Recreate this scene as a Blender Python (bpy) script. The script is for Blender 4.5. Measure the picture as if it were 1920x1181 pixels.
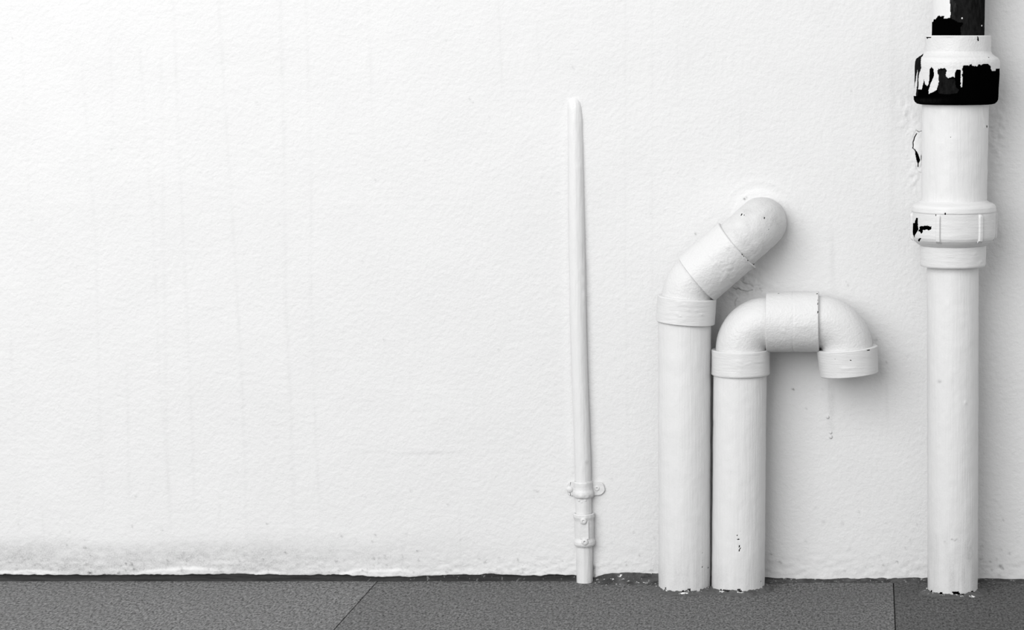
import bpy, math
import numpy as np
from mathutils import Vector

for o in list(bpy.data.objects):
    bpy.data.objects.remove(o, do_unlink=True)
scn = bpy.context.scene
COL = scn.collection

# ------------------------------------------------------------------ units
# Lengths are laid out in "u": 1 u = 1.1 mm (a 110 mm soil pipe is 100 u wide).
# x runs right along the wall, y runs down the wall, d is the distance in front of it.
U = 0.0011
CX, CY, CD = 1631.0, 61.0, 4700.0      # camera foot point on the wall and its distance
FLOOR_Y = 1089.0                       # floor level


def W(x, y, d):
    return Vector(((x - 960.0) * U, -d * U, (FLOOR_Y - y) * U))


def at(ix, iy, d):
    """point at depth d seen at picture position (ix, iy)"""
    k = (CD - d) / CD
    return CX + (ix - CX) * k, CY + (iy - CY) * k, d


# ------------------------------------------------------------------ camera
cam_data = bpy.data.cameras.new('camera')
cam = bpy.data.objects.new('camera', cam_data)
COL.objects.link(cam)
cam.location = W(CX, CY, CD)
cam.rotation_euler = (math.radians(90), 0, 0)
cam_data.sensor_width = 36
cam_data.lens = 36 * CD / 1920
cam_data.shift_x = (960 - CX) / 1920
cam_data.shift_y = -(590.5 - CY) / 1920
cam_data.clip_end = 100
scn.camera = cam

# ------------------------------------------------------------------ world, light, exposure
wd = bpy.data.worlds.new('overcast')
scn.world = wd
wd.use_nodes = True
bg = wd.node_tree.nodes['Background']
bg.inputs[0].default_value = (1, 1, 1, 1)
bg.inputs[1].default_value = 0.74


def area(name, loc, target, sx, sy, power):
    l = bpy.data.lights.new(name, 'AREA')
    l.shape = 'RECTANGLE'
    l.size, l.size_y, l.energy = sx, sy, power
    o = bpy.data.objects.new(name, l)
    COL.objects.link(o)
    o.location = loc
    o.rotation_euler = (Vector(target) - Vector(loc)).to_track_quat('-Z', 'Y').to_euler()
    return o


area('open_side_daylight', (-2.1, -5.2, 3.3), (0.0, 0, 0.5), 5.2, 5.2, 335)

scn.view_settings.view_transform = 'Standard'
scn.view_settings.look = 'None'
scn.view_settings.gamma = 1
scn.view_settings.use_curve_mapping = False
scn.view_settings.exposure = 0.30

# ------------------------------------------------------------------ noise and masks


def _h(ix, iy, s):
    n = (ix.astype(np.int64) * 374761393 + iy.astype(np.int64) * 668265263 + s * 144269504) & 0x7fffffff
    n = ((n ^ (n >> 13)) * 1274126177) & 0x7fffffff
    n = (n ^ (n >> 16)) & 0xffffff
    return n / float(0xffffff)


def vnoise(x, y, s=0):
    """smooth value noise, -1..1"""
    x = np.asarray(x, float); y = np.asarray(y, float)
    x, y = np.broadcast_arrays(x, y)
    ix = np.floor(x); iy = np.floor(y)
    fx = x - ix; fy = y - iy
    fx = fx * fx * (3 - 2 * fx); fy = fy * fy * (3 - 2 * fy)
    a = _h(ix, iy, s); b = _h(ix + 1, iy, s); c = _h(ix, iy + 1, s); d = _h(ix + 1, iy + 1, s)
    return 2 * ((a + (b - a) * fx) + ((c + (d - c) * fx) - (a + (b - a) * fx)) * fy) - 1


def sstep(a, b, x):
    t = np.clip((x - a) / (b - a), 0, 1)
    return t * t * (3 - 2 * t)


def inpoly(x, y, poly):
    r = np.zeros(x.shape, bool)
    n = len(poly)
    for i in range(n):
        x0, y0 = poly[i]; x1, y1 = poly[(i + 1) % n]
        if y0 == y1:
            continue
        c = ((y0 > y) != (y1 > y)) & (x < (x1 - x0) * (y - y0) / (y1 - y0) + x0)
        r ^= c
    return r


def linedist(x, y, pts):
    d = np.full(x.shape, 1e9)
    for (x0, y0), (x1, y1) in zip(pts[:-1], pts[1:]):
        L2 = (x1 - x0) ** 2 + (y1 - y0) ** 2
        t = np.clip(((x - x0) * (x1 - x0) + (y - y0) * (y1 - y0)) / L2, 0, 1)
        d = np.minimum(d, np.hypot(x - x0 - t * (x1 - x0), y - y0 - t * (y1 - y0)))
    return d


def crop(pts, x0, y0, s):
    return [(x0 + a / s, y0 + b / s) for a, b in pts]


# ------------------------------------------------------------------ materials


class NT:
    def __init__(self, name):
        self.m = bpy.data.materials.new(name)
        self.m.use_nodes = True
        self.t = self.m.node_tree
        self.b = self.t.nodes['Principled BSDF']
        self.geo = self.t.nodes.new('ShaderNodeNewGeometry')

    def n(self, kind, **kw):
        nd = self.t.nodes.new(kind)
        for k, v in kw.items():
            setattr(nd, k, v)
        return nd

    def l(self, a, b):
        self.t.links.new(a, b)

    def mapping(self, scale):
        mp = self.n('ShaderNodeMapping')
        mp.inputs['Scale'].default_value = scale
        self.l(self.geo.outputs['Position'], mp.inputs['Vector'])
        return mp.outputs['Vector']

    def noise(self, scale, detail=2, rough=0.5, stretch=(1, 1, 1)):
        nz = self.n('ShaderNodeTexNoise')
        nz.inputs['Scale'].default_value = scale
        nz.inputs['Detail'].default_value = detail
        nz.inputs['Roughness'].default_value = rough
        self.l(self.mapping(stretch), nz.inputs['Vector'])
        return nz.outputs['Fac']

    def attr(self, name):
        a = self.n('ShaderNodeAttribute')
        a.attribute_name = name
        return a.outputs['Fac']

    def math(self, op, a, b=0.0, clamp=False):
        m = self.n('ShaderNodeMath', operation=op, use_clamp=clamp)
        for i, v in enumerate((a, b)):
            if isinstance(v, (int, float)):
                m.inputs[i].default_value = v
            else:
                self.l(v, m.inputs[i])
        return m.outputs[0]

    def rng(self, v, a, b, c=0.0, d=1.0, smooth=False):
        m = self.n('ShaderNodeMapRange')
        if smooth:
            m.interpolation_type = 'SMOOTHSTEP'
        self.l(v, m.inputs[0])
        for i, q in enumerate((a, b, c, d)):
            m.inputs[i + 1].default_value = q
        return m.outputs[0]

    def mix(self, f, a, b):
        m = self.n('ShaderNodeMix', data_type='RGBA')
        if isinstance(f, (int, float)):
            m.inputs[0].default_value = f
        else:
            self.l(f, m.inputs[0])
        for i, v in ((6, a), (7, b)):
            if isinstance(v, (int, float)):
                m.inputs[i].default_value = (v, v, v, 1)
            else:
                self.l(v, m.inputs[i])
        return m.outputs[2]

    def bump(self, h, dist, strength=1.0, prev=None):
        b = self.n('ShaderNodeBump')
        b.inputs['Strength'].default_value = strength
        b.inputs['Distance'].default_value = dist
        self.l(h, b.inputs['Height'])
        if prev is not None:
            self.l(prev, b.inputs['Normal'])
        return b.outputs['Normal']

    def done(self, col, rough, normal=None, spec=0.5):
        if isinstance(col, (int, float)):
            self.b.inputs['Base Color'].default_value = (col, col, col, 1)
        else:
            self.l(col, self.b.inputs['Base Color'])
        if isinstance(rough, (int, float)):
            self.b.inputs['Roughness'].default_value = rough
        else:
            self.l(rough, self.b.inputs['Roughness'])
        self.b.inputs['Specular IOR Level'].default_value = spec
        if normal is not None:
            self.l(normal, self.b.inputs['Normal'])
        return self.m


def paint_material(name, white, stretch, bump_scale, bump_dist, rough=0.5, spec=0.35, fine=260):
    """white gloss paint that has gone dirty (attribute dirt) and flaked to black plastic (attribute chip)"""
    t = NT(name)
    dn = t.noise(55, 4, 0.65)
    dirt = t.attr('dirt')
    speck = t.rng(t.noise(330, 2, 0.7), 0.35, 0.7, 0.7, 1.7)
    dirt = t.math('MULTIPLY', t.math('MULTIPLY', dirt, speck), t.rng(dn, 0.3, 0.7, 0.7, 1.2), True)
    big = t.noise(9, 3, 0.6)
    base = t.mix(t.rng(big, 0.3, 0.7, 0.0, 1.0), white * 0.975, white)
    c = t.mix(dirt, base, 0.12)
    chip = t.attr('chip')
    cn = t.noise(700, 2, 0.6)
    chipm = t.rng(t.math('ADD', chip, t.rng(cn, 0, 1, -0.35, 0.35)), 0.42, 0.58)
    tone = t.attr('tone')
    tone = t.math('MULTIPLY', tone, t.rng(t.noise(160, 3, 0.6, (1, 1, 0.35)), 0.35, 0.7, 0.5, 1.4))
    blk = t.mix(tone, 0.0006, 0.03)
    c = t.mix(chipm, c, blk)
    nb = t.noise(bump_scale, 3, 0.55, stretch)
    n1 = t.bump(nb, bump_dist)
    n2 = t.bump(t.noise(fine, 2, 0.6), bump_dist * 0.35, 1.0, n1)
    r = t.rng(chipm, 0, 1, rough, 0.6)
    sp = t.rng(chipm, 0, 1, spec, 0.0)
    t.l(sp, t.b.inputs['Specular IOR Level'])
    m = t.done(c, r, n2, spec)
    return m


M_WALL = paint_material('wall_paint', 0.64, (1, 1, 1), 105, 0.0012, 0.75, 0.2, 230)
M_PIPE = paint_material('pipe_paint_brushed_upright', 0.615, (1, 1, 0.05), 230, 0.0008, 0.42, 0.35)
M_FIT = paint_material('fitting_paint_brushed_across', 0.585, (0.12, 0.12, 1), 190, 0.0008, 0.42, 0.35)
M_FIT2 = paint_material('fitting_paint_lumpy', 0.575, (1, 1, 1), 130, 0.0010, 0.42, 0.35)
M_CLAMP = paint_material('clamp_paint_thick', 0.60, (1, 1, 1), 170, 0.0008, 0.45, 0.35)


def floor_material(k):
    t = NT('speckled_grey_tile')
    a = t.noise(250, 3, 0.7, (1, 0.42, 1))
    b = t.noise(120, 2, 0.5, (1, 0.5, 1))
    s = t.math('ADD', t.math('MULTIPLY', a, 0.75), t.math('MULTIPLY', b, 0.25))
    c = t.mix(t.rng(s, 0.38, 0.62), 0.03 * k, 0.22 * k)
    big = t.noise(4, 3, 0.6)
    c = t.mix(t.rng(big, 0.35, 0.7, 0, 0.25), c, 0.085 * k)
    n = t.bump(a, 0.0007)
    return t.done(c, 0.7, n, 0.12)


def mortar_material(name, dark, light, fleck):
    t = NT(name)
    a = t.noise(90, 5, 0.7, (0.12, 1, 1.6))
    c = t.mix(t.rng(a, 0.32, 0.68), dark, light)
    tn = t.attr('tone')
    c = t.mix(tn, c, t.mix(t.rng(t.noise(38, 5, 0.7), 0.36, 0.66), 0.03, 0.135))
    fk = t.attr('fleck')
    f = t.math('MULTIPLY', t.rng(t.noise(130, 3, 0.6), 0.62, 0.66), fk, True)
    f = t.math('MAXIMUM', f, t.rng(t.math('ADD', fk, t.rng(t.noise(260, 3, 0.7), 0.3, 0.7, -1.2, 0.6)), 1.3, 1.5))
    c = t.mix(t.math('MULTIPLY', f, fleck), c, 0.75)
    n = t.bump(a, 0.002)
    return t.done(c, 0.85, n, 0.2)


M_TILES = [floor_material(k) for k in (1.10, 0.89, 0.60)]      # tones step darker to the right, painting the floor's light falloff into the tiles
M_GROUT = NT('dark_joint').done(0.03, 0.9, None, 0.1)
M_SKIRT = mortar_material('dark_skirting_mortar', 0.012, 0.04, 1.0)
M_MORTAR = mortar_material('grey_floor_mortar', 0.05, 0.11, 0.9)

# ------------------------------------------------------------------ mesh helpers


def empty(name, base, label, cat, group=None):
    o = bpy.data.objects.new(name, None)
    COL.objects.link(o)
    o.location = base
    o.empty_display_size = 0.05
    o['label'] = label
    o['category'] = cat
    if group:
        o['group'] = group
    return o


def build(name, P, quads, mat, parent=None, attrs=None, sharp=35, base=None, tris=None):
    """P: (n,3) array of x, y, d in u"""
    P = np.asarray(P, float)
    off = np.zeros(3)
    if parent is not None:
        p = parent
        while p is not None:
            off += np.array(p.location)
            p = p.parent
    V = np.empty_like(P)
    V[:, 0] = (P[:, 0] - 960.0) * U - off[0]
    V[:, 1] = -P[:, 2] * U - off[1]
    V[:, 2] = (FLOOR_Y - P[:, 1]) * U - off[2]
    me = bpy.data.meshes.new(name)
    loops, starts = [], []
    n0 = 0
    quads = np.asarray(quads, np.int32).reshape(-1, 4)
    loops.append(quads.ravel())
    starts.append(np.arange(len(quads)) * 4)
    n0 = len(quads) * 4
    if tris is not None and len(tris):
        tr = np.asarray(tris, np.int32).reshape(-1, 3)
        loops.append(tr.ravel())
        starts.append(n0 + np.arange(len(tr)) * 3)
    lp = np.concatenate(loops).astype(np.int32)
    st = np.concatenate(starts).astype(np.int32)
    me.vertices.add(len(V)); me.vertices.foreach_set('co', V.astype(np.float32).ravel())
    me.loops.add(len(lp)); me.loops.foreach_set('vertex_index', lp)
    me.polygons.add(len(st)); me.polygons.foreach_set('loop_start', st)
    me.update(calc_edges=True)
    me.validate()
    for k, v in (attrs or {}).items():
        a = me.attributes.new(k, 'FLOAT', 'POINT')
        a.data.foreach_set('value', np.asarray(v, np.float32).ravel())
    me.polygons.foreach_set('use_smooth', np.ones(len(me.polygons), bool))
    if sharp:
        me.set_sharp_from_angle(angle=math.radians(sharp))
    me.materials.append(mat)
    o = bpy.data.objects.new(name, me)
    COL.objects.link(o)
    o.parent = parent
    return o


def grid_quads(nr, nc, wrap=False):
    r = np.arange(nr - 1)[:, None]
    cc = np.arange(nc if wrap else nc - 1)[None, :]
    c2 = (cc + 1) % nc
    q = np.stack(np.broadcast_arrays(r * nc + cc, (r + 1) * nc + cc, (r + 1) * nc + c2, r * nc + c2), -1)
    return q.reshape(-1, 4)


def resample(pts, step):
    """polyline refined so that no span is longer than step"""
    out = [np.array(pts[0], float)]
    for a, b in zip(pts[:-1], pts[1:]):
        a = np.array(a, float); b = np.array(b, float)
        n = max(1, int(math.ceil(np.linalg.norm(b - a) / step)))
        for i in range(1, n + 1):
            out.append(a + (b - a) * i / n)
    return np.array(out)


def frames(C):
    """tangents and a transported frame along the points C (n,3)"""
    T = np.gradient(C, axis=0)
    T /= np.linalg.norm(T, axis=1)[:, None] + 1e-12
    ref = np.array([0, 0, 1.0]) if abs(T[0][2]) < 0.9 else np.array([1.0, 0, 0])
    E1 = np.zeros_like(C); E2 = np.zeros_like(C)
    e2 = ref - T[0] * ref.dot(T[0]); e2 /= np.linalg.norm(e2)
    for i, t in enumerate(T):
        e2 = e2 - t * e2.dot(t); e2 /= np.linalg.norm(e2)
        E2[i] = e2
        E1[i] = np.cross(e2, t)
    return T, E1, E2


def sweep(name, C, R, mat, parent, nseg=64, bumpf=None, chipf=None, dirtf=None, tonef=None, fr=None,
          cap=(False, False), seed=0, lump=0.25, sharp=35):
    """tube of radius R[i] round the points C[i]; bumpf(s, ang, X) gives extra radius"""
    C = np.asarray(C, float); R = np.asarray(R, float)
    T, E1, E2 = fr if fr else frames(C)
    ang = np.linspace(0, 2 * math.pi, nseg, endpoint=False) - math.pi / 2     # the seam faces the wall
    s = np.concatenate([[0], np.cumsum(np.linalg.norm(np.diff(C, axis=0), axis=1))])
    S, A = np.meshgrid(s, ang, indexing='ij')
    RR = R[:, None] * np.ones_like(A)
    dirs = np.cos(A)[..., None] * E1[:, None, :] + np.sin(A)[..., None] * E2[:, None, :]
    P = C[:, None, :] + dirs * RR[..., None]
    x, y, d = P[..., 0], P[..., 1], P[..., 2]
    k = CD / (CD - d)
    ix = CX + (x - CX) * k; iy = CY + (y - CY) * k
    wrapfade = 1 - sstep(0.9, 1.0, np.abs(((A - math.pi / 2 + math.pi) % (2 * math.pi)) - math.pi) / math.pi)
    extra = lump * (vnoise(S / 26, A * 3.2, seed + 3) + 0.5 * vnoise(S / 11, A * 6, seed + 5)) * wrapfade
    attrs = {}
    if chipf is not None:
        ch = chipf(ix, iy)
        attrs['chip'] = ch
        extra = extra - 0.6 * ch
    if tonef is not None:
        attrs['tone'] = tonef(ix, iy)
    if dirtf is not None:
        attrs['dirt'] = dirtf(ix, iy)
    if bumpf is not None:
        extra = extra + bumpf(S, A, ix, iy)
    P = P + dirs * extra[..., None]
    nr, nc = A.shape
    V = P.reshape(-1, 3)
    tris = []
    at_ = {k2: list(np.asarray(v).ravel()) for k2, v in attrs.items()}
    q = grid_quads(nr, nc, True)
    V = list(V)
    for e, on in ((0, cap[0]), (nr - 1, cap[1])):
        if on:
            ci = len(V)
            V.append(C[e])
            for k2 in at_:
                at_[k2].append(at_[k2][e * nc])
            for j in range(nc):
                a, b = e * nc + j, e * nc + (j + 1) % nc
                tris.append((ci, a, b) if e == 0 else (ci, b, a))
    return build(name, np.array(V), q, mat, parent, at_, sharp, tris=tris)


def lathe(name, axis, prof, d, mat, parent, step=3.0, nseg=96, **kw):
    """upright turned part: axis = [(picture y, picture x)], prof = [(picture y, picture radius)] at depth d"""
    k = (CD - d) / CD
    pr = resample(prof, step)
    ay = [a[0] for a in axis]; ax = [a[1] for a in axis]
    cx = np.interp(pr[:, 0], ay, ax)
    C = np.stack([CX + (cx - CX) * k, CY + (pr[:, 0] - CY) * k, np.full(len(pr), d, float)], 1)
    n = len(C)
    fr = (None, np.tile([1.0, 0, 0], (n, 1)), np.tile([0, 0, 1.0], (n, 1)))
    return sweep(name, C, pr[:, 1] * k, mat, parent, nseg, fr=fr, **kw)


def turned(name, O, axis, prof, mat, parent, nseg=20, step=50, **kw):
    """part turned about any axis: prof = [(distance along axis, radius)] in u"""
    axis = np.array(axis, float); axis /= np.linalg.norm(axis)
    pr = resample(prof, step)
    C = np.array(O, float)[None, :] + pr[:, :1] * axis[None, :]
    ref = np.array([0, 0, 1.0]) if abs(axis[2]) < 0.9 else np.array([1.0, 0, 0])
    e2 = ref - axis * ref.dot(axis); e2 /= np.linalg.norm(e2)
    e1 = np.cross(e2, axis)
    n = len(C)
    fr = (None, np.tile(e1, (n, 1)), np.tile(e2, (n, 1)))
    kw.setdefault('lump', 0.1)
    return sweep(name, C, pr[:, 1], mat, parent, nseg, fr=fr, **kw)


def arc(p0, t0, n, R, angle, m):
    """points on a bend from p0 heading t0 and turning towards n"""
    p0 = np.array(p0, float); t0 = np.array(t0, float); n = np.array(n, float)
    th = np.linspace(0, angle, m)[:, None]
    return p0 + R * (np.sin(th) * t0 + (1 - np.cos(th)) * n)


def plate(name, outline, d0, d1, mat, parent, bevel=0.8):
    """flat plate with a bevelled front, outline in u on the wall plane"""
    o = np.array(outline, float)
    c = o.mean(0)
    inn = c + (o - c) * (1 - bevel / np.max(np.linalg.norm(o - c, axis=1)))
    n = len(o)
    P = np.concatenate([np.c_[o, np.full(n, d0)], np.c_[o, np.full(n, d1 - bevel)],
                        np.c_[inn, np.full(n, d1)], [[c[0], c[1], d1]]])
    q = []
    for r in range(2):
        for j in range(n):
            q.append((r * n + j, r * n + (j + 1) % n, (r + 1) * n + (j + 1) % n, (r + 1) * n + j))
    tr = [(2 * n + j, 2 * n + (j + 1) % n, 3 * n) for j in range(n)]
    return build(name, P, q, mat, parent, None, 20, tris=tr)


rs = np.random.RandomState(4)

# ------------------------------------------------------------------ the wall
EDGE = [(-3000, 1077), (0, 1076), (60, 1077.5), (160, 1077), (220, 1077.8), (300, 1077), (440, 1076), (560, 1078),
        (640, 1077), (690, 1079.5), (770, 1081), (830, 1078.5), (920, 1076), (960, 1078), (1010, 1079), (1040, 1077),
        (1078, 1077.5), (1115, 1083), (1128, 1078), (1140, 1075.5), (1180, 1074.5), (1235, 1077), (1330, 1081),
        (1437, 1084), (1470, 1086), (1560, 1087), (1650, 1086.5), (1700, 1085), (1740, 1084.5), (1840, 1086),
        (1920, 1088), (4200, 1088)]


def edge_y(x):
    e = np.interp(x, [a for a, b in EDGE], [b for a, b in EDGE])
    return np.minimum(e + 0.9 * vnoise(x / 13, x * 0 + 3, 9) + 0.6 * vnoise(x / 5, x * 0 + 8, 10), 1088.3)


CRACK = lambda p: crop(p, 1690, 225, 10.74)
FLAKE_HOLES = [CRACK([(232, 566), (275, 590), (315, 640), (345, 700), (378, 800), (370, 840), (352, 870), (347, 950),
                      (333, 950), (328, 870), (305, 800), (285, 700), (275, 620)]),
               CRACK([(405, 680), (420, 690), (430, 800), (424, 925), (410, 920), (398, 760)])]
FLAKE_LINES = [(CRACK([(310, 275), (265, 350), (255, 400), (237, 445), (240, 520), (232, 570)]), 0.8, 1.0),
               (CRACK([(300, 205), (360, 240), (410, 220)]), 0.55, 0.8),
               (CRACK([(300, 210), (250, 290), (210, 390)]), 0.5, 0.25),
               (CRACK([(285, 870), (310, 980), (350, 1040), (395, 1060)]), 0.5, 0.22)]
C2 = lambda p: crop(p, 1325, 500, 11.8)
PLASTER_CRACKS = [(C2([(600, 470), (650, 500), (700, 475), (770, 520), (830, 530), (905, 550), (940, 530), (1010, 515)]), 0.8, 0.55),
                  (C2([(760, 310), (840, 370), (960, 390), (1030, 440)]), 0.7, 0.3),
                  (C2([(670, 690), (620, 780), (630, 870)]), 0.7, 0.35),
                  (C2([(1170, 470), (1215, 540)]), 0.7, 0.3)]
STREAKS = [([(205, 0), (212, 300)], 3, .6), ([(155, 150), (168, 300), (180, 460), (185, 720), (195, 1000)], 3, .8),
           ([(262, 100), (285, 400), (300, 720), (315, 900), (322, 1000)], 3, .8),
           ([(325, 0), (335, 260), (348, 540), (358, 760), (365, 960)], 3, .9),
           ([(410, 0), (425, 250), (440, 480), (455, 740), (462, 1000)], 3.2, 1.),
           ([(525, 0), (532, 260), (535, 560), (545, 760), (552, 1000)], 4, 1.),
           ([(573, 0), (583, 300), (583, 560), (592, 830), (602, 1010)], 3, .9),
           ([(690, 0), (700, 280)], 3, .8), ([(35, 0), (50, 260), (56, 400)], 3, .5),
           ([(302, 130), (306, 400), (311, 760), (318, 1000)], 4, .8), ([(238, 690), (243, 1000)], 3, .9),
           ([(20, 640), (36, 980)], 3, .7), ([(935, 0), (943, 190)], 2.5, 1.), ([(1006, 50), (1014, 150)], 2, .8),
           ([(1172, 0), (1172, 520)], 2.5, .8), ([(1173, 520), (1178, 900)], 2.5, .6), ([(1222, 0), (1223, 560)], 2.5, .8),
           ([(1272, 0), (1270, 180)], 2.5, .6), ([(1290, 0), (1291, 150)], 2.5, .6), ([(1388, 180), (1388, 340)], 2.5, .5),
           ([(1560, 440), (1562, 540)], 5, 1.4), ([(1675, 0), (1672, 420)], 6, 1.2), ([(1662, 730), (1664, 790)], 3, 1.3),
           ([(80, 970), (83, 1025)], 2, 1.6), ([(862, 975), (864, 1070)], 2, 2.2), ([(412, 960), (404, 1005)], 2, 2.)]
SPECKS = [(1487, 730, 2.4, .9), (1682, 1054, 2.2, .9), (1876, 1061, 4, .6), (1880, 1066, 3, .6), (1892.7, 1037.7, 2.6, .4),
          (1877, 1030, 3, .3), (1838, 1049, 3, .35), (1842, 1023, 3, .3), (1462, 1053, 2.5, .4), (171, 1074, 3, .8),
          (223, 1075, 3, .7), (252, 1067, 3, .7), (342, 1068, 3.5, .5), (536, 1036, 3, .5), (481, 193, 3, .18),
          (704, 338, 3, .2), (679, 490, 3.2, .18), (720, 637, 2.4, .3), (840, 946, 2.2, .35), (1008, 922, 4, .25),
          (1002, 920, 3, .2), (1590, 535, 3, .25), (1587, 528, 2.4, .2), (1304, 438, 2.2, .7), (1396, 373, 2.6, .8),
          (1400, 371, 2, .5), (1512, 766, 2.2, .3), (1643, 636, 2.4, .5), (1662, 680, 2.4, .4), (34, 983, 3, .22),
          (1544, 979, 3.5, .2), (1580, 981, 4, .25), (1611, 960, 3, .25), (1147, 899, 2.4, .35), (1318, 302, 2.2, .25),
          (1651, 187, 2.4, .25), (881, 186, 3, .25), (886, 192, 2.4, .2), (918, 219, 2, .25), (1073, 125, 3, .2),
          (1076, 130, 2, .25), (236, 1057, 2.4, .5), (247, 1058, 2.6, .5), (910, 1055, 3, .5), (898, 1047, 2.4, .4),
          (253, 431, 2, .2), (60, 413, 3, .15), (685, 932, 2.4, .25), (255, 931, 2.4, .25)]


def build_wall():
    def span(a, b, s):
        return np.arange(a, b, s)
    fine = 3.0
    xs = np.concatenate([np.linspace(-3000, -250, 40)[:-1], span(-250, 1340, fine), span(1340, 1422, 1.3),
                         span(1422, 1695, fine), span(1695, 1734, 0.9), span(1734, 2200, fine),
                         np.linspace(2200, 4200, 36)])
    ys = np.concatenate([np.linspace(-2200, -150, 32)[:-1], span(-150, 238, fine), span(238, 328, 0.9),
                         span(328, 525, fine), span(525, 580, 1.3), span(580, 1050, fine)])
    nb = 16
    X, Y = np.meshgrid(xs, ys)
    e = edge_y(xs)
    t = np.linspace(0, 1, nb)
    Yb = ys[-1] + 3 + t[:, None] * (e[None, :] - ys[-1] - 3)
    X = np.concatenate([X, np.tile(xs, (nb, 1))]); Y = np.concatenate([Y, Yb])
    D = np.zeros_like(X)
    # trowelled unevenness
    D += 1.2 * vnoise(X / 210, Y / 170, 1) + 0.22 * vnoise(X / 60, Y / 55, 2) + 0.10 * vnoise(X / 22, Y / 20, 4)
    D += 0.13 * vnoise(X / 9, Y / 8, 6) + 0.10 * vnoise(X / 5.2, Y / 4.6, 7)
    # filled, smoother patch edge near (820, 850) and one above the conduit
    D += 0.9 * np.exp(-((X - 805) / 60) ** 2) * sstep(852, 846, Y + 0.02 * (X - 800)) * sstep(700, 840, Y)
    # rougher bottom zone where the plaster is worn
    low = sstep(1005, 1075, Y)
    D += low * (0.6 * vnoise(X / 14, Y / 7, 11) + 0.45 * vnoise(X / 6, Y / 4, 12))
    # rolls of filler along the bottom edge on the left
    smear = np.zeros_like(X)
    for (a, b, c, h) in ((235, 425, 1066, 3.2), (600, 800, 1069, 2.6), (-200, 140, 1071, 1.6), (430, 560, 1072, 1.4)):
        w = sstep(a, a + 60, X) * sstep(b, b - 60, X)
        c = c + 10 * (1 - sstep(a, a + 90, X)) + 4 * sstep(b - 60, b, X)
        g = w * sstep(c - 3, c + 1.5, Y + 2 * vnoise(X / 25, X * 0, 15))
        D += h * g
        smear = np.maximum(smear, g)
    # raised sealing ring where the upper bend enters the wall
    wx, wy = 1427.0, 414.0
    r = np.hypot(X - wx, Y - wy)
    th = np.arctan2(Y - wy, X - wx)
    rr = r + 2.0 * vnoise(th * 3, th * 0, 21)
    D += 1.9 * sstep(60, 55.5, rr) * (0.35 + 0.65 * sstep(-0.5, 0.6, np.cos(th + 0.35)))
    D += 0.7 * np.exp(-((rr - 74) / 3) ** 2) * sstep(-0.2, 0.6, np.cos(th + 1.0))
    # broken plaster below the coupling
    br = np.exp(-((X - 1395) / 45) ** 2 - ((Y - 530) / 34) ** 2)
    D += br * (1.8 * vnoise(X / 9, Y / 7, 23) + 0.9 * vnoise(X / 4, Y / 3.5, 24))
    # filler swept against the thin pipe
    px = np.interp(Y, [180, 450, 700, 860, 1090], [1077, 1081, 1086.5, 1092.5, 1096.5])
    D += 2.0 * np.exp(-((X - px + 17) / 8) ** 2) * sstep(190, 260, Y) * sstep(905, 860, Y)
    D += 2.0 * np.exp(-((X - px) / 13) ** 4) * sstep(178, 200, Y) * sstep(360, 250, Y)
    # rough patches beside the tall pipe
    for (qx, qy, sx, sy, a) in ((1868, 240, 16, 60, 2.0), (1700, 215, 18, 40, 1.4), (1720, 335, 25, 40, 1.0), (1868, 420, 10, 80, 1.0)):
        D += a * np.exp(-((X - qx) / sx) ** 2 - ((Y - qy) / sy) ** 2) * (vnoise(X / 8, Y / 9, 27) + 0.5 * vnoise(X / 4, Y / 4, 28))
    # lifted paint flake beside the tall pipe
    D += 3.0 * np.exp(-((X - 1723) / 11) ** 2 - ((Y - 282) / 36) ** 2)
    # dirt
    Q = np.zeros_like(X)
    for pts, w, s in STREAKS:
        y0, y1 = pts[0][1], pts[-1][1]
        yy = np.array([p[1] for p in pts]); xx = np.array([p[0] for p in pts])
        cx = np.interp(Y, yy, xx)
        f = np.exp(-((X - cx) / w) ** 2) * sstep(y0 - 40, y0 + 10, Y) * sstep(y1 + 30, y1 - 40, Y)
        Q += 0.05 * s * f * (0.75 + 0.5 * vnoise(Y / 60, X * 0 + s * 7, 31))
    grime = sstep(1000, 1052, Y + 12 * vnoise(X / 110, X * 0, 33) + 0.012 * np.abs(X - 150)) * sstep(1150, 250, X)
    Q += 0.30 * grime * (1 - 0.75 * smear) * (0.8 + 0.25 * vnoise(X / 60, Y / 18, 34) + 0.25 * vnoise(X / 9, Y / 6, 35))
    sp = (vnoise(X / 4.5, Y / 4, 36) > 0.62) * sstep(1030, 1076, Y + 14 * vnoise(X / 80, X * 0, 37))
    Q += 0.18 * sp * sstep(1180, 1000, X)
    Q += 0.05 * sstep(1000, 1086, Y) * sstep(1100, 1200, X) * (0.6 + 0.6 * vnoise(X / 18, Y / 12, 38))
    # water stain under the outlet
    Q += 0.10 * np.exp(-((X - 1561 + 0.03 * (Y - 700)) / 6.5) ** 2) * sstep(680, 700, Y) * sstep(832, 800, Y) * (0.8 + 0.5 * vnoise(X / 4, Y / 9, 39))
    Q += 0.07 * np.exp(-((X - 1554.5) / 1.6) ** 2) * sstep(690, 710, Y) * sstep(780, 740, Y)
    Q += 0.5 * br * (vnoise(X / 6, Y / 5, 41) > 0.45) * 0.25
    for (sx, sy, r0, s) in SPECKS:
        m = (np.abs(X - sx) < 14) & (np.abs(Y - sy) < 14)
        Q[m] += s * np.exp(-(((X[m] - sx) ** 2 + (Y[m] - sy) ** 2) / (r0 * 0.75) ** 2))
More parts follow.
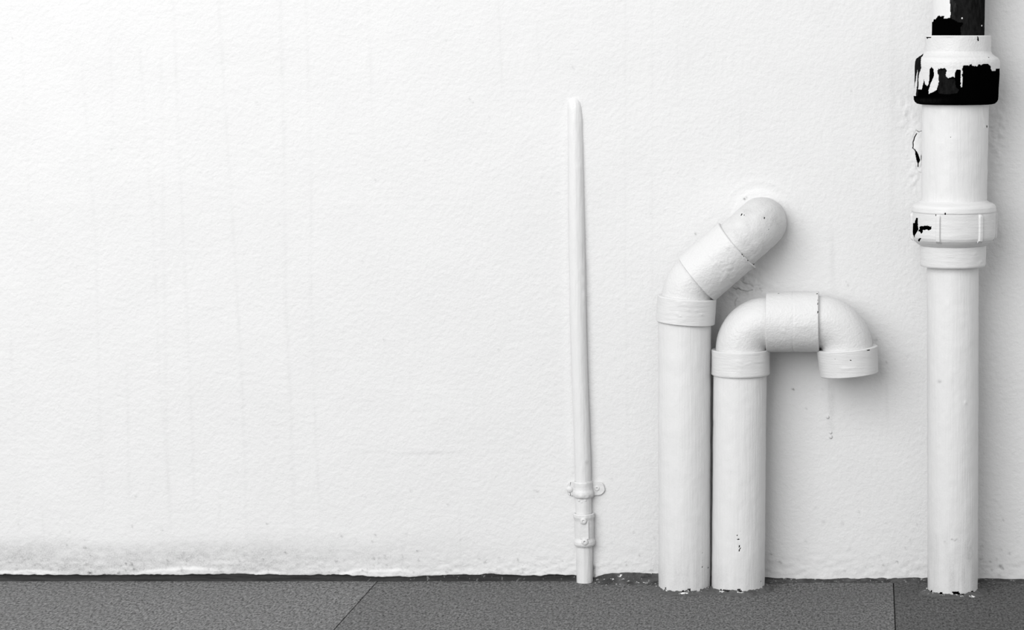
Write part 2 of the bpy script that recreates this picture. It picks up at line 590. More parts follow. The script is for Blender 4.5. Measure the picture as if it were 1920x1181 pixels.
    for i in range(140):
        sx = rs.uniform(0, 1920); sy = 1080 - abs(rs.normal(0, 60)) if i < 90 else rs.uniform(0, 1050)
        s = rs.uniform(0.12, 0.5) if i < 90 else rs.uniform(0.08, 0.2)
        m = (np.abs(X - sx) < 9) & (np.abs(Y - sy) < 9)
        Q[m] += s * np.exp(-(((X[m] - sx) ** 2 + (Y[m] - sy) ** 2) / 1.9 ** 2))
    # dark crack beside the thin pipe foot
    Q += 0.9 * np.exp(-((X - px - 17.5) / 2.2) ** 2) * sstep(1052, 1066, Y)
    chip = np.zeros_like(X)
    for pts, w, s in FLAKE_LINES + PLASTER_CRACKS:
        bx = [p[0] for p in pts]; by = [p[1] for p in pts]
        m = (X > min(bx) - 5) & (X < max(bx) + 5) & (Y > min(by) - 5) & (Y < max(by) + 5)
        f = np.exp(-(linedist(X[m], Y[m], pts) / (w * 1.3)) ** 2)
        D[m] -= 2.0 * f * s
        if s >= 0.8:
            chip[m] = np.maximum(chip[m], f * s)
        else:
            Q[m] += f * s
    for poly in FLAKE_HOLES:
        m = inpoly(X, Y, poly)
        chip[m] = 1
        D[m] -= 4
    nr, nc = X.shape
    P = np.stack([X, Y, D], -1)
    lip = P[-1].copy(); lip[:, 2] = -3.5; lip[:, 1] += 0.3
    lip2 = P[-1].copy(); lip2[:, 2] = -100
    top = P[0].copy(); top[:, 2] = -100
    P = np.concatenate([top[None], P, lip[None], lip2[None]])
    pad = lambda a: np.concatenate([a[:1], a, a[-1:], a[-1:]])
    o = build('wall_back', P.reshape(-1, 3), grid_quads(nr + 3, nc), M_WALL, None,
              {'dirt': np.clip(pad(Q), 0, 1), 'chip': pad(chip)}, 0)
    o['kind'] = 'structure'
    o['label'] = 'white painted plaster wall with faint drip streaks'
    return o


wall = build_wall()

# two hardened drops at the foot of the water stain, part of the wall
for (dx, dy, r0) in ((1552, 782, 3.6), (1557.5, 811, 3.2), (1557.5, 819, 4.2)):
    dr = turned('paint_drop', (dx, dy, -0.5), (0, 0, 1), [(0, r0), (1.3, r0 * .93), (2.2, r0 * .72), (2.8, r0 * .4), (3.0, 0.05)],
                M_FIT2, wall, 14)

# ------------------------------------------------------------------ skirting joint, floor


def build_skirting():
    xs = np.concatenate([np.linspace(-3000, -60, 60)[:-1], np.arange(-60, 1990, 3.0), np.linspace(1990, 4200, 50)])
    wv = np.interp(xs, [-3000, 1060, 1085, 1112, 1130, 1235, 1300, 1440, 1460, 1500, 1735, 1840, 1900, 4200],
                   [3, 3, 5, 16, 34, 40, 30, 30, 22, 16, 18, 30, 22, 20])
    wv = wv * (1 + 0.18 * vnoise(xs / 23, xs * 0, 51))
    top = edge_y(xs) - 4
    n = xs.size
    rows, tone, fl = [], [], []
    for f, g in ((0, 0), (0.12, 0.3), (0.3, 0.62), (0.55, 0.84), (0.8, 0.95), (1.0, 1.02)):
        dd = -3.0 + (wv + 3) * f
        yy = top + (FLOOR_Y - 0.2 - top) * g
        lumps = 0.8 * vnoise(xs / 11, xs * 0 + f * 9, 52) * (1 if 0 < f < 1 else 0)
        rows.append(np.stack([xs, yy + 0.4 * lumps, dd + lumps * np.minimum(1, wv / 20)], 1))
        tone.append(np.interp(xs, [-3000, 1060, 1120, 1240, 1500, 4200], [0, 0, .85, .8, .75, .6]) * (0.8 + 0.3 * vnoise(xs / 31, xs * 0 + f, 53)))
        fl.append(np.interp(xs, [-3000, 600, 740, 1060, 1130, 1235, 1300, 4200], [0, 0, .15, .08, .8, .7, .3, .35]))
    P = np.array(rows)
    o = build('baseboard_back', P.reshape(-1, 3), grid_quads(len(rows), n), M_SKIRT, None,
              {'tone': np.array(tone), 'fleck': np.array(fl)}, 0)
    o['kind'] = 'structure'
    o['label'] = 'dark uneven mortar joint along the foot of the white wall'
    return o


skirt = build_skirting()


def box(name, x0, x1, y0, y1, d0, d1, mat, parent, ch=0.6):
    """box with its upper edges chamfered"""
    P = []
    for (yy, c) in ((y1, 0), (y0 + ch, 0), (y0, ch)):
        P += [(x0 + c, yy, d0 + c), (x1 - c, yy, d0 + c), (x1 - c, yy, d1 - c), (x0 + c, yy, d1 - c)]
    q = []
    for r in range(2):
        for j in range(4):
            q.append((r * 4 + j, r * 4 + (j + 1) % 4, (r + 1) * 4 + (j + 1) % 4, (r + 1) * 4 + j))
    q += [(8, 9, 10, 11), (3, 2, 1, 0)]
    return build(name, P, q, mat, parent, None, 20)


floor = box('floor', -2230, 3640, FLOOR_Y + 4, FLOOR_Y + 60, -100, 5200, M_GROUT, None)
floor['kind'] = 'structure'
floor['label'] = 'floor of large speckled grey tiles'
J = 0.9
XS = [708 + 967 * i for i in range(-3, 4)]
DS = [-14, 953, 1920, 2887, 3854, 4821]
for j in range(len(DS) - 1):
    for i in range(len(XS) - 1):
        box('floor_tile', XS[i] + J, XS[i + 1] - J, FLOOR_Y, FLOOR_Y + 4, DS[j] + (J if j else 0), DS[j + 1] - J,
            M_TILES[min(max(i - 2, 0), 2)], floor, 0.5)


def mortar_bed(x0, x1, d1, circles, h, wdt, seed, smears=()):
    xs = np.arange(x0, x1, 2.0); ds = np.arange(2, d1, 2.0)
    X, D = np.meshgrid(xs, ds)
    dist = np.full(X.shape, 1e9)
    for cx, cd, r in circles:
        dist = np.minimum(dist, np.hypot(X - cx, D - cd) - r)
    dist = dist + 3.0 * vnoise(X / 12, D / 12, seed) + 1.5 * vnoise(X / 5, D / 5, seed + 1)
    H = h * sstep(wdt, 0, dist) * (1 + 0.3 * vnoise(X / 9, D / 9, seed + 2) + 0.3 * vnoise(X / 4.3, D / 4.3, seed + 3)) - 0.25
    P = np.stack([X, FLOOR_Y - H, D], -1)
    nr, nc = X.shape
    keep = (H > -0.24)
    q = grid_quads(nr, nc)
    kf = keep.ravel()[q].any(1)
    fl = 0.8 * np.exp(-(dist / 5) ** 2)
    k = CD / (CD - D)
    ix = CX + (X - CX) * k; iy = CY + (FLOOR_Y - H - CY) * k
    for (sx, sy, a, b) in smears:
        fl = np.maximum(fl, 2.1 * np.clip(1.25 - ((ix - sx) / a) ** 2 - ((iy - sy) / b) ** 2, 0, 1))
    o = build('mortar_bed', P.reshape(-1, 3), q[kf], M_MORTAR, floor, {'fleck': fl, 'tone': np.full(X.shape, 0.25)}, 0)
    o['label'] = 'rough grey mortar round the foot of the pipes'
    return o


# ------------------------------------------------------------------ shared masks for the pipe feet


def foot_dirt(y0, y1, amt):
    def f(ix, iy):
        g = sstep(y0, y1, iy)
        return np.clip(amt * g * (0.7 + 0.6 * vnoise(ix / 6, iy / 60, 61)) + 0.02 * np.clip(vnoise(ix / 3.0, iy / 90, 62), 0, 1), 0, 1)
    return f


def foot_chip(ybot, seed, extra=None):
    def f(ix, iy):
        m = (vnoise(ix / 7, iy / 3.0, seed) + 0.6 * vnoise(ix / 3, iy / 2, seed + 1) + sstep(ybot - 8, ybot + 2, iy) * 1.5 - 0.85) > 0
        m &= iy > ybot - 8
        r = m.astype(float)
        if extra is not None:
            r = np.maximum(r, extra(ix, iy))
        return r
    return f


def dots(spec):
    def f(ix, iy):
        r = np.zeros_like(ix)
        for (x, y, a, b) in spec:
            r = np.maximum(r, np.clip(1.4 - ((ix - x) / a) ** 2 - ((iy - y) / b) ** 2, 0, 1))
        return r
    return f


# ------------------------------------------------------------------ 1. thin pipe with saddle clamp


def build_thin_pipe():
    root = empty('thin_conduit_pipe', W(1096.5, FLOOR_Y, 8),
                 'thin white painted pipe half sunk in the wall with clamp near the floor', 'pipe')
    pts = [(180, 1076.5, -17), (186, 1077, -12), (192, 1077.4, -8.5), (202, 1077.9, -6), (225, 1078.6, -4), (270, 1079.2, -2.2),
           (330, 1079.8, 0), (450, 1081.2, 2.5), (600, 1084.2, 4.5), (700, 1086.8, 5), (860, 1092.4, 6.5), (1000, 1095.2, 8), (1092, 1096.4, 8)]
    C = []
    for y, x, d in pts:
        q = at(x, y, d); C.append(q)
    C[-1] = (C[-1][0], FLOOR_Y, C[-1][2])
    C = resample(C, 4)
    kx = np.interp(C[:, 1], [180, 450, 860, 1090], [14.8, 15.4, 15, 15.2])
    n = len(C)
    fr = (None, np.tile([1.0, 0, 0], (n, 1)), np.tile([0, 0, 1.0], (n, 1)))

    def bf(S, A, ix, iy):
        # ragged bead of paint on the right flank, brushed ridge on the left
        return (1.6 * np.exp(-((iy - 536) / 42) ** 4) * np.exp(-((A - 0.55) / 0.22) ** 2) * (0.6 + 0.6 * vnoise(iy / 6, iy * 0, 71))
                + 0.7 * np.exp(-((iy - 314) / 5) ** 2) * np.exp(-((A - 1.1) / 0.4) ** 2))
    sweep('pipe', C, kx, M_PIPE, root, 72, fr=fr, bumpf=bf, lump=0.3, seed=1,
          dirtf=lambda ix, iy: np.clip(0.16 * sstep(1020, 1085, iy) * (0.6 + 0.9 * vnoise(ix / 5, iy / 25, 72))
                                       + 0.35 * np.exp(-((ix - 1100) / 3) ** 2 - ((iy - 867) / 3) ** 2), 0, 1))
    # saddle clamp
    cl = build_clamp(root)
    # sleeve
    ax = [(950, 1094.6), (1030, 1096.6)]
    prof = [(962, 15.5), (961.5, 18.6), (963, 19.8), (968, 19.9), (972, 18.6), (975, 17.9), (1008, 17.9), (1011, 18.8), (1014, 19.9),
            (1019, 20), (1022, 18.6), (1022.5, 15.5)]
    sl = lathe('sleeve', ax, prof, 8.5, M_CLAMP, root, 1.5, 64, lump=0.55, seed=5)
    x0, y0, _ = at(1095.4, 995, 26)
    plate('face_plate', [(x0 - 8, y0 - 17), (x0 + 8, y0 - 17), (x0 + 8.6, y0 + 16), (x0 - 7.4, y0 + 16)], 20, 26.6, M_CLAMP, sl, 0.7)
    for (sx, sy) in ((1093.8, 976), (1096.3, 1015.3)):
        x, y, d = at(sx, sy, 26)
        sc = turned('screw', (x, y, 22), (0.05, 0.05, 1), [(0, 6.2), (6, 6.2), (7.6, 5.7), (8.4, 4.6), (8.5, 2.3), (7.4, 1.8), (6.8, 0.1)],
                    M_CLAMP, sl, 20, lump=0.3, seed=int(sx),
                    chipf=(dots([(1095.6, 1015.2, 0.9, 0.9)]) if sy > 1000 else None))
    # drips of thick paint under the lower screw
    for (bx, by, r0) in ((1090.5, 1023, 2.6), (1094.5, 1025.5, 2.8)):
        x, y, d = at(bx, by, 22)
        turned('paint_drip', (x, y, 20.5), (0, 0, 1), [(0, r0), (2, r0), (3.4, r0 * .7), (4, .1)], M_CLAMP, sl, 12)
    return root


def build_clamp(root):
    ax = [(890, 1092.6), (950, 1094.4)]
    prof = [(901.5, 15), (902, 16.6), (904, 17.4), (912, 17.2), (917, 17.8), (921, 19.4), (925, 20), (929, 19.4), (931.5, 17.8), (932.5, 15)]
    cl = lathe('saddle_clamp', ax, prof, 7.5, M_CLAMP, root, 1.5, 64, lump=0.5, seed=9,
               bumpf=lambda S, A, ix, iy: 1.2 * np.exp(-((iy - 932) / 3.5) ** 2) * vnoise(A * 4, A * 0, 77))
    th = np.linspace(-math.pi / 2, math.pi / 2, 11)
    right = [(1106, 929), (1106, 903.5), (1114, 903)] + [(1123 + 11.3 * math.cos(t) * (1 + .05 * math.sin(5 * t)), 915.3 + 12.4 * math.sin(t)) for t in th] + [(1114, 928.5)]
    left = [(1081, 902.5), (1081, 928.5), (1070, 929)] + [(1071 - 8.5 * math.cos(t), 915.6 - 12.8 * math.sin(t)) for t in th] + [(1070, 902.5)]
    ear = plate('ear', right, -1, 4.2, M_CLAMP, cl, 1.0)
    ear2 = plate('ear', left, -1, 3.6, M_CLAMP, cl, 1.0)
    turned('screw', (1119.5, 914.5, 3), (0, 0, 1), [(0, 5.2), (1.6, 5.2), (2.4, 4.4), (2.7, 2.2), (1.9, 1.2), (1.5, .1)], M_CLAMP, cl, 18,
           lump=0.25, chipf=dots([(1119.5, 914.7, .9, .9)]))
    turned('screw', (1068.5, 917, 2.4), (0, 0, 1), [(0, 6.2), (1.8, 6), (3, 4.8), (3.8, 2.8), (4, .1)], M_CLAMP, cl, 18, lump=0.3)
    for (bx, by, r0, rise) in ((1086.5, 938, 3.4, 22), (1091, 941.5, 3.6, 22.6), (1096.5, 938.5, 3.2, 22.3)):
        x, y, d = at(bx, by, rise)
        turned('paint_drip', (x, y, rise - 3.5), (0, 0, 1), [(0, r0), (2, r0), (3.2, r0 * .72), (3.8, .1)], M_CLAMP, cl, 12)
    return cl


thin = build_thin_pipe()

# ------------------------------------------------------------------ 2. pipe whose bend runs into the wall
D1 = 67.0


def V3(ix, iy, d=D1):
    return np.array(at(ix, iy, d))


K1 = (CD - D1) / CD


def foot(xi, d):
    """axis with its last point at floor level, as (picture y) for depth d"""
    return CY + (FLOOR_Y - CY) * CD / (CD - d)


def build_wall_bend_pipe():
    yb = foot(0, D1)
    root = empty('soil_pipe', W(at(1283.5, 0, D1)[0], FLOOR_Y, D1),
                 'white painted plastic pipe rising from the floor and bending into the wall', 'pipe')
    chips = dots([(1317, 1063, 1.2, 1.0), (1328, 1064, 1, 1.4), (1271, 1019.5, .9, .8), (1318, 1037, .9, .7)])
    lathe('pipe', [(560, 1283.6), (1120, 1283.4)], [(590, 49.6), (700, 49.3), (yb, 48.6)], D1, M_PIPE, root, 2.4, 150,
          chipf=foot_chip(1110, 81, chips), tonef=lambda ix, iy: 1.6 * (iy > 1095), dirtf=foot_dirt(985, 1108, 0.13), seed=11, cap=(True, False), lump=0.35)
    # collar, leaning about five degrees
    a0 = math.radians(4.7)
    up = np.array([math.sin(a0), -math.cos(a0), 0])
    c0 = V3(1284.6, 604.8); L = 48.5 * K1
    R = 55.3 * K1
    col = turned('collar', c0, up, [(3, 47.5 * K1), (0.2, 50.5 * K1), (0, R - 1.4), (1.2, R), (L - 1.5, R), (L, R - 1.6), (L + 0.2, 46 * K1)], M_FIT, root, 110, 2.5,
                 lump=0.35, seed=13, bumpf=emboss([(1269, 568, 1277, 566), (1272, 572, 1279, 569), (1280, 571, 1286, 571), (1268, 590, 1272, 585),
                                                   (1272, 592, 1280, 592.5), (1285, 592.5, 1294, 592), (1289, 581, 1292, 582), (1305, 583, 1309, 582),
                                                   (1313, 589, 1318, 590), (1281, 599, 1284, 599)], 0.9))
    # 45 degree bend
    p0 = V3(1288.4, 557.5)
    nrm = np.array([math.cos(a0), math.sin(a0), 0])
    bendR = 52 * K1
    ang = math.radians(45)
    pts = np.concatenate([[p0 - up * 4], arc(p0, up, nrm, bendR, ang, 30)])
    t1 = up * math.cos(ang) + nrm * math.sin(ang)
    sweep('bend', np.concatenate([pts, [pts[-1] + t1 * 5]]), np.full(len(pts) + 1, 47.6 * K1), M_FIT2, root, 90, lump=0.4, seed=15)
    # coupling
    c1 = pts[-1]
    L = 98.5 * K1; R = 53.6 * K1

    def cb(S, A, ix, iy):
        seam = -0.7 * np.exp(-((S - S.max() * 0.5) / 0.9) ** 2)
        lumps = 0
        for (x, y, s, h) in ((1412, 494, 4.5, 3.4), (1415, 500, 3, 2.4), (1397, 481, 3.5, 1.3), (1404, 487, 3, 1.6), (1358, 519, 5, 1.1), (1362, 512, 4, .9),
                             (1368, 504, 4, .8), (1353, 527, 3, .9), (1338, 497, 3, .8), (1342, 493, 3, .7), (1365, 463, 4, .8), (1378, 461, 3, .9),
                             (1352, 488, 4, .5), (1371, 490, 4, .6)):
            lumps = lumps + h * np.exp(-(((ix - x) ** 2 + (iy - y) ** 2) / s ** 2))
        rough = 0.5 * np.exp(-(((ix - 1372) / 32) ** 2 + ((iy - 505) / 26) ** 2)) * vnoise(ix / 3.2, iy / 3.2, 91)
        return seam + lumps + rough
    turned('coupling', c1, t1, [(2, 46), (0.2, 48), (0, R - 1.2), (1, R), (L - 1.2, R - 0.6), (L, R - 2), (L + 0.2, 46)], M_FIT2, root, 150, 1.6,
           lump=0.4, seed=17, bumpf=cb, chipf=dots([(1391.5, 476.5, 1.5, 2.2), (1394, 480, 1, 1.4), (1402, 488, 1, 1.6)]))
    # bend into the wall
    c2 = c1 + t1 * L
    rb = 45.0
    run = 57.5 * K1
    st = c2 + t1 * (run - rb)
    into = np.array([0, 0, -1.0])
    pts = np.concatenate([resample([c2 - t1 * 4, st], 2.0)[:-1], arc(st, t1, into, rb, math.pi / 2, 40), ])
    pts = np.concatenate([pts, resample([pts[-1] + into * 2, pts[-1] + into * (D1 - rb + 12)], 3)])
    marks = dots([(1392, 400, 2.2, 1.0), (1396, 402, 1.6, .9), (1390, 403, 1.0, .8), (1408, 399, 1.2, .9), (1413.5, 398, 1.2, 1.0), (1398, 376.5, 3.0, .9),
                  (1433, 408, .9, 2.0), (1414, 445, 2.0, .8), (1417, 444.5, .9, .9), (1389, 411, .8, 1.3), (1384, 416, .7, .7), (1441, 430, .7, 1.2)])
    sweep('wall_bend', pts, np.full(len(pts), 47.8 * K1), M_FIT2, root, 110, lump=0.7, seed=19, chipf=marks,
          dirtf=lambda ix, iy: np.clip(0.10 + 0.08 * vnoise(ix / 14, iy / 12, 93), 0, 1))
    return root


def emboss(segs, h):
    """short raised strokes of worn moulded lettering"""
    def f(S, A, ix, iy):
        r = np.zeros_like(ix)
        front = np.sin(A) > 0
        for (x0, y0, x1, y1) in segs:
            r = np.maximum(r, np.exp(-(linedist(ix, iy, [(x0, y0), (x1, y1)]) / 1.3) ** 2))
        return h * r * front
    return f


wall_bend = build_wall_bend_pipe()

# ------------------------------------------------------------------ 3. gooseneck pipe


def build_gooseneck():
    yb = foot(0, D1)
    root = empty('gooseneck_pipe', W(at(1384, 0, D1)[0], FLOOR_Y, D1),
                 'white painted plastic pipe ending in a gooseneck with its open mouth facing down', 'pipe')
    Z6 = lambda p: crop(p, 1180, 960, 5.344)
    flecks = [(x, y, 1.6, 1.0) for x, y in Z6([(1098, 200), (1112, 190), (1122, 200), (1080, 236), (1088, 272), (1104, 268), (1108, 276)])] + \
             [(x, y, .9, 2.6) for x, y in Z6([(1104, 345), (1110, 362), (1075, 330), (1102, 385)])] + [(1427, 1090, .9, .9)]
    lathe('pipe', [(690, 1387.6), (1110, 1383.8)], [(692, 50.2), (800, 49.9), (yb, 49.6)], D1, M_PIPE, root, 2.4, 150,
          chipf=foot_chip(1110, 85, dots(flecks)), tonef=lambda ix, iy: 1.6 * (iy > 1095), dirtf=foot_dirt(1010, 1108, 0.11), seed=31, cap=(True, False), lump=0.35)
    bead = lambda S, A, ix, iy: (0.5 * np.exp(-((A - math.pi) / 0.16) ** 2) * (vnoise(S / 4, S * 0, 95) * 0.6 + 0.4)
                                 + emboss([(1383, 676, 1391, 680), (1384, 684, 1392, 688), (1386, 694, 1390, 698), (1396, 684, 1408, 681), (1414, 679, 1436, 677)], .6)(S, A, ix, iy))
    lathe('collar', [(650, 1388.8), (705, 1388.8)], [(655.5, 46), (654.6, 50), (654.4, 53.6), (656, 54.8), (700, 55.1), (701.6, 54), (701.8, 50), (700, 48)],
          D1, M_FIT, root, 2.0, 120, lump=0.4, seed=33, bumpf=bead)
    up = np.array([0, -1.0, 0]); rt = np.array([1.0, 0, 0])
    p0 = V3(1389.6, 655.0)
    R = 50.5 * K1
    pts = arc(p0, up, rt, R, math.pi / 2, 44)
    sweep('bend', np.concatenate([[p0 - up * 5], pts, [pts[-1] + rt * 5]]), np.full(46, 48.0 * K1), M_FIT2, root, 100, lump=0.35, seed=35)
    c1 = V3(1437.2, 603.6)
    L = 98.6 * K1; Rc = 56.0 * K1
    txt = emboss([(1469, 611, 1473, 611), (1473, 606, 1473, 614), (1475, 611, 1478, 609), (1475, 613, 1478, 615), (1464, 619, 1472, 619), (1466, 622, 1472, 622),
                  (1491, 607, 1491, 614), (1491, 607, 1495, 607), (1496, 612, 1499, 614), (1501, 611, 1504, 614), (1505, 609, 1508, 614), (1509, 609, 1513, 614),
                  (1515, 608, 1518, 615), (1517, 618, 1520, 614)], 0.75)
    turned('coupling', c1, (1, -0.008, 0), [(2, 46), (.2, 48), (0, Rc - 1.4), (1, Rc), (L - 1.2, Rc + .6), (L, Rc - .8), (L + .2, 48), (L - 2, 46)], M_FIT2, root, 140, 1.8,
           lump=0.3, seed=37,
           bumpf=lambda S, A, ix, iy: -0.8 * np.exp(-((ix - 1486.8) / 0.9) ** 2) + txt(S, A, ix, iy),
           chipf=dots([(1532.5, 550.2, 1.4, 1), (1532.8, 556, .7, 3), (1533, 562, .7, 2), (1533.2, 569, .8, 2.6), (1533.6, 585, .7, 2), (1460, 550, 1.2, .8)]))
    p1 = V3(1535.8, 603.0)
    dn = np.array([-math.sin(math.radians(-3.6)), math.cos(math.radians(3.6)), 0])
    dn /= np.linalg.norm(dn)
    R2 = 52.5 * K1
    pts = arc(p1, rt, np.array([0, 1.0, 0]), R2, math.radians(86.4), 44)
    t2 = (pts[-1] - pts[-2]); t2 /= np.linalg.norm(t2)
    sweep('bend', np.concatenate([[p1 - rt * 5], pts, [pts[-1] + t2 * 5]]), np.full(46, 48.4 * K1), M_FIT2, root, 100, lump=0.35, seed=39)
    c2 = pts[-1] - t2 * 1.0
    Rk = 57.0 * K1; Lk = 50.5 * K1
    turned('mouth_collar', c2, t2, [(0.6, 46), (0, 50), (0, Rk - 1.8), (1.6, Rk), (Lk - 1.4, Rk - 1.8), (Lk, Rk - 3.4), (Lk, Rk - 8), (Lk - 2, Rk - 9), (8, Rk - 10), (7, 20), (7, 0.2)],
           M_FIT, root, 120, 2.0, lump=0.35, seed=41,
           chipf=dots([(1564.8, 674, 1.3, 1.2), (1594.3, 676, 1.5, 1.3), (1629.5, 656.8, 4.2, 1.0)]),
           bumpf=emboss([(1578, 690, 1604, 689), (1580, 692.5, 1602, 691.5)], .5))
    return root


goose = build_gooseneck()
mortar_bed(1218, 1456, 150, [(at(1283.5, 0, D1)[0], D1, 48), (at(1384, 0, D1)[0], D1, 49)], 6.5, 17, 131,
           [(1281, 1112, 12, 2.4), (1353, 1108, 7, 3), (1387, 1110.5, 10, 2), (1306, 1107, 8, 2)])

# ------------------------------------------------------------------ 4. tall drain stack
D2 = 91.0
AX2 = [(-700, 1800.0), (0, 1797.4), (66, 1796.4), (150, 1794.0), (200, 1791.5), (290, 1790.0), (430, 1788.0), (500, 1786.6), (1120, 1786.2)]
Z5 = lambda p: crop(p, 1700, 0, 9.6)
Z1 = lambda p: crop(p, 1660, 0, 4.919)
ZB = lambda p: crop(p, 1700, 370, 7.872)
Z7 = lambda p: crop(p, 1640, 960, 5.343)
TOP_WHITE = Z5([(300, -9000), (700, -9000), (775, -900), (775, 0), (785, 90), (780, 180), (798, 245), (785, 270), (785, 325), (735, 330), (715, 340), (672, 330),
                (668, 292), (605, 295), (585, 275), (560, 290), (530, 330), (505, 350), (482, 348), (475, 390), (455, 400), (445, 330), (300, 330)])
TOP_GREY = Z5([(700, -9000), (1620, -9000), (1620, 640), (975, 640), (975, 490), (1020, 420), (1005, 405), (930, 400), (860, 360), (800, 330), (785, 300), (760, 0)])
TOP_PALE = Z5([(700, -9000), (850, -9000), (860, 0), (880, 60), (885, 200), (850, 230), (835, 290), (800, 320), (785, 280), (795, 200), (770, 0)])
SOCKET_BLACK = Z1([(200, 890), (285, 880), (290, 822), (335, 825), (352, 735), (368, 780), (385, 795), (402, 770), (405, 700), (410, 640), (425, 618), (445, 640),
                   (450, 700), (430, 740), (415, 780), (398, 830), (398, 865), (430, 855), (470, 830), (482, 795), (495, 750), (490, 700), (478, 660), (490, 635),
                   (520, 630), (555, 630), (565, 660), (555, 690), (570, 720), (600, 715), (625, 703), (640, 720), (645, 660), (655, 640), (690, 640), (697, 655),
                   (697, 805), (710, 808), (712, 720), (705, 690), (715, 670), (708, 640), (720, 605), (745, 600), (770, 605), (795, 590), (805, 608), (850, 612),
                   (862, 590), (885, 600), (905, 588), (950, 590), (970, 610), (980, 650), (1000, 655), (1018, 650), (1020, 632), (1040, 632), (1120, 640),
                   (1120, 1100), (200, 1100)])
SOCKET_LEFT = Z1([(200, 885), (200, 540), (295, 535), (340, 495), (352, 488), (345, 515), (330, 532), (325, 590), (332, 630), (312, 670), (305, 720), (300, 830), (290, 885)])
SOCKET_LEFT_WHITE = Z1([(255, 884), (262, 840), (272, 770), (285, 700), (297, 640), (298, 690), (288, 800), (278, 884)])
SOCKET_GREY = Z1([(485, 650), (560, 640), (575, 730), (640, 725), (650, 800), (680, 830), (660, 860), (560, 870), (490, 860), (480, 800)])
SOCKET_MARKS = [Z1([(378, 342), (420, 342), (420, 352), (395, 352), (385, 362)]), Z1([(848, 338), (860, 338), (864, 375), (856, 382), (848, 376)])]
NUT_CHIPS = [ZB([(30, 430), (55, 425), (52, 500), (60, 550), (42, 550), (30, 500)]),
             ZB([(140, 300), (162, 305), (165, 400), (172, 480), (150, 510), (125, 545), (115, 600), (90, 545), (80, 480), (80, 410), (100, 375), (118, 380), (120, 340)]),
             ZB([(182, 440), (210, 425), (240, 430), (260, 418), (310, 412), (340, 430), (365, 425), (368, 470), (345, 478), (320, 490), (290, 470), (265, 488), (238, 480),
                 (232, 525), (210, 535), (190, 505), (168, 492), (190, 470)]),
             ZB([(165, 640), (175, 615), (212, 598), (210, 615), (195, 640), (180, 658)])]
NUT_DOTS = dots([(1700 + 431 / 7.872, 370 + 263 / 7.872, 1.1, 2.1), (1700 + 570 / 7.872, 370 + 242 / 7.872, 1.6, 2.6)])
FOOT_BLOBS = [Z7([(775, 800), (800, 793), (850, 800), (857, 835), (830, 838), (795, 825)]), Z7([(555, 790), (578, 785), (582, 802), (560, 803)]),
              Z7([(650, 805), (680, 808), (682, 822), (655, 817)]), Z7([(908, 810), (925, 805), (932, 832), (915, 832)]),
              Z7([(962, 800), (985, 790), (1000, 800), (985, 820), (965, 822)])]


def anyof(polys, base=None):
    def f(ix, iy):
        jx = ix + 0.5 * vnoise(ix / 2.1, iy / 2.1, 101); jy = iy + 0.5 * vnoise(ix / 2.1, iy / 2.1, 102)
        r = np.zeros_like(ix)
        for p in polys:
            r = np.maximum(r, inpoly(jx, jy, p))
        if base is not None:
            r = np.maximum(r, base(ix, iy))
        return r
    return f


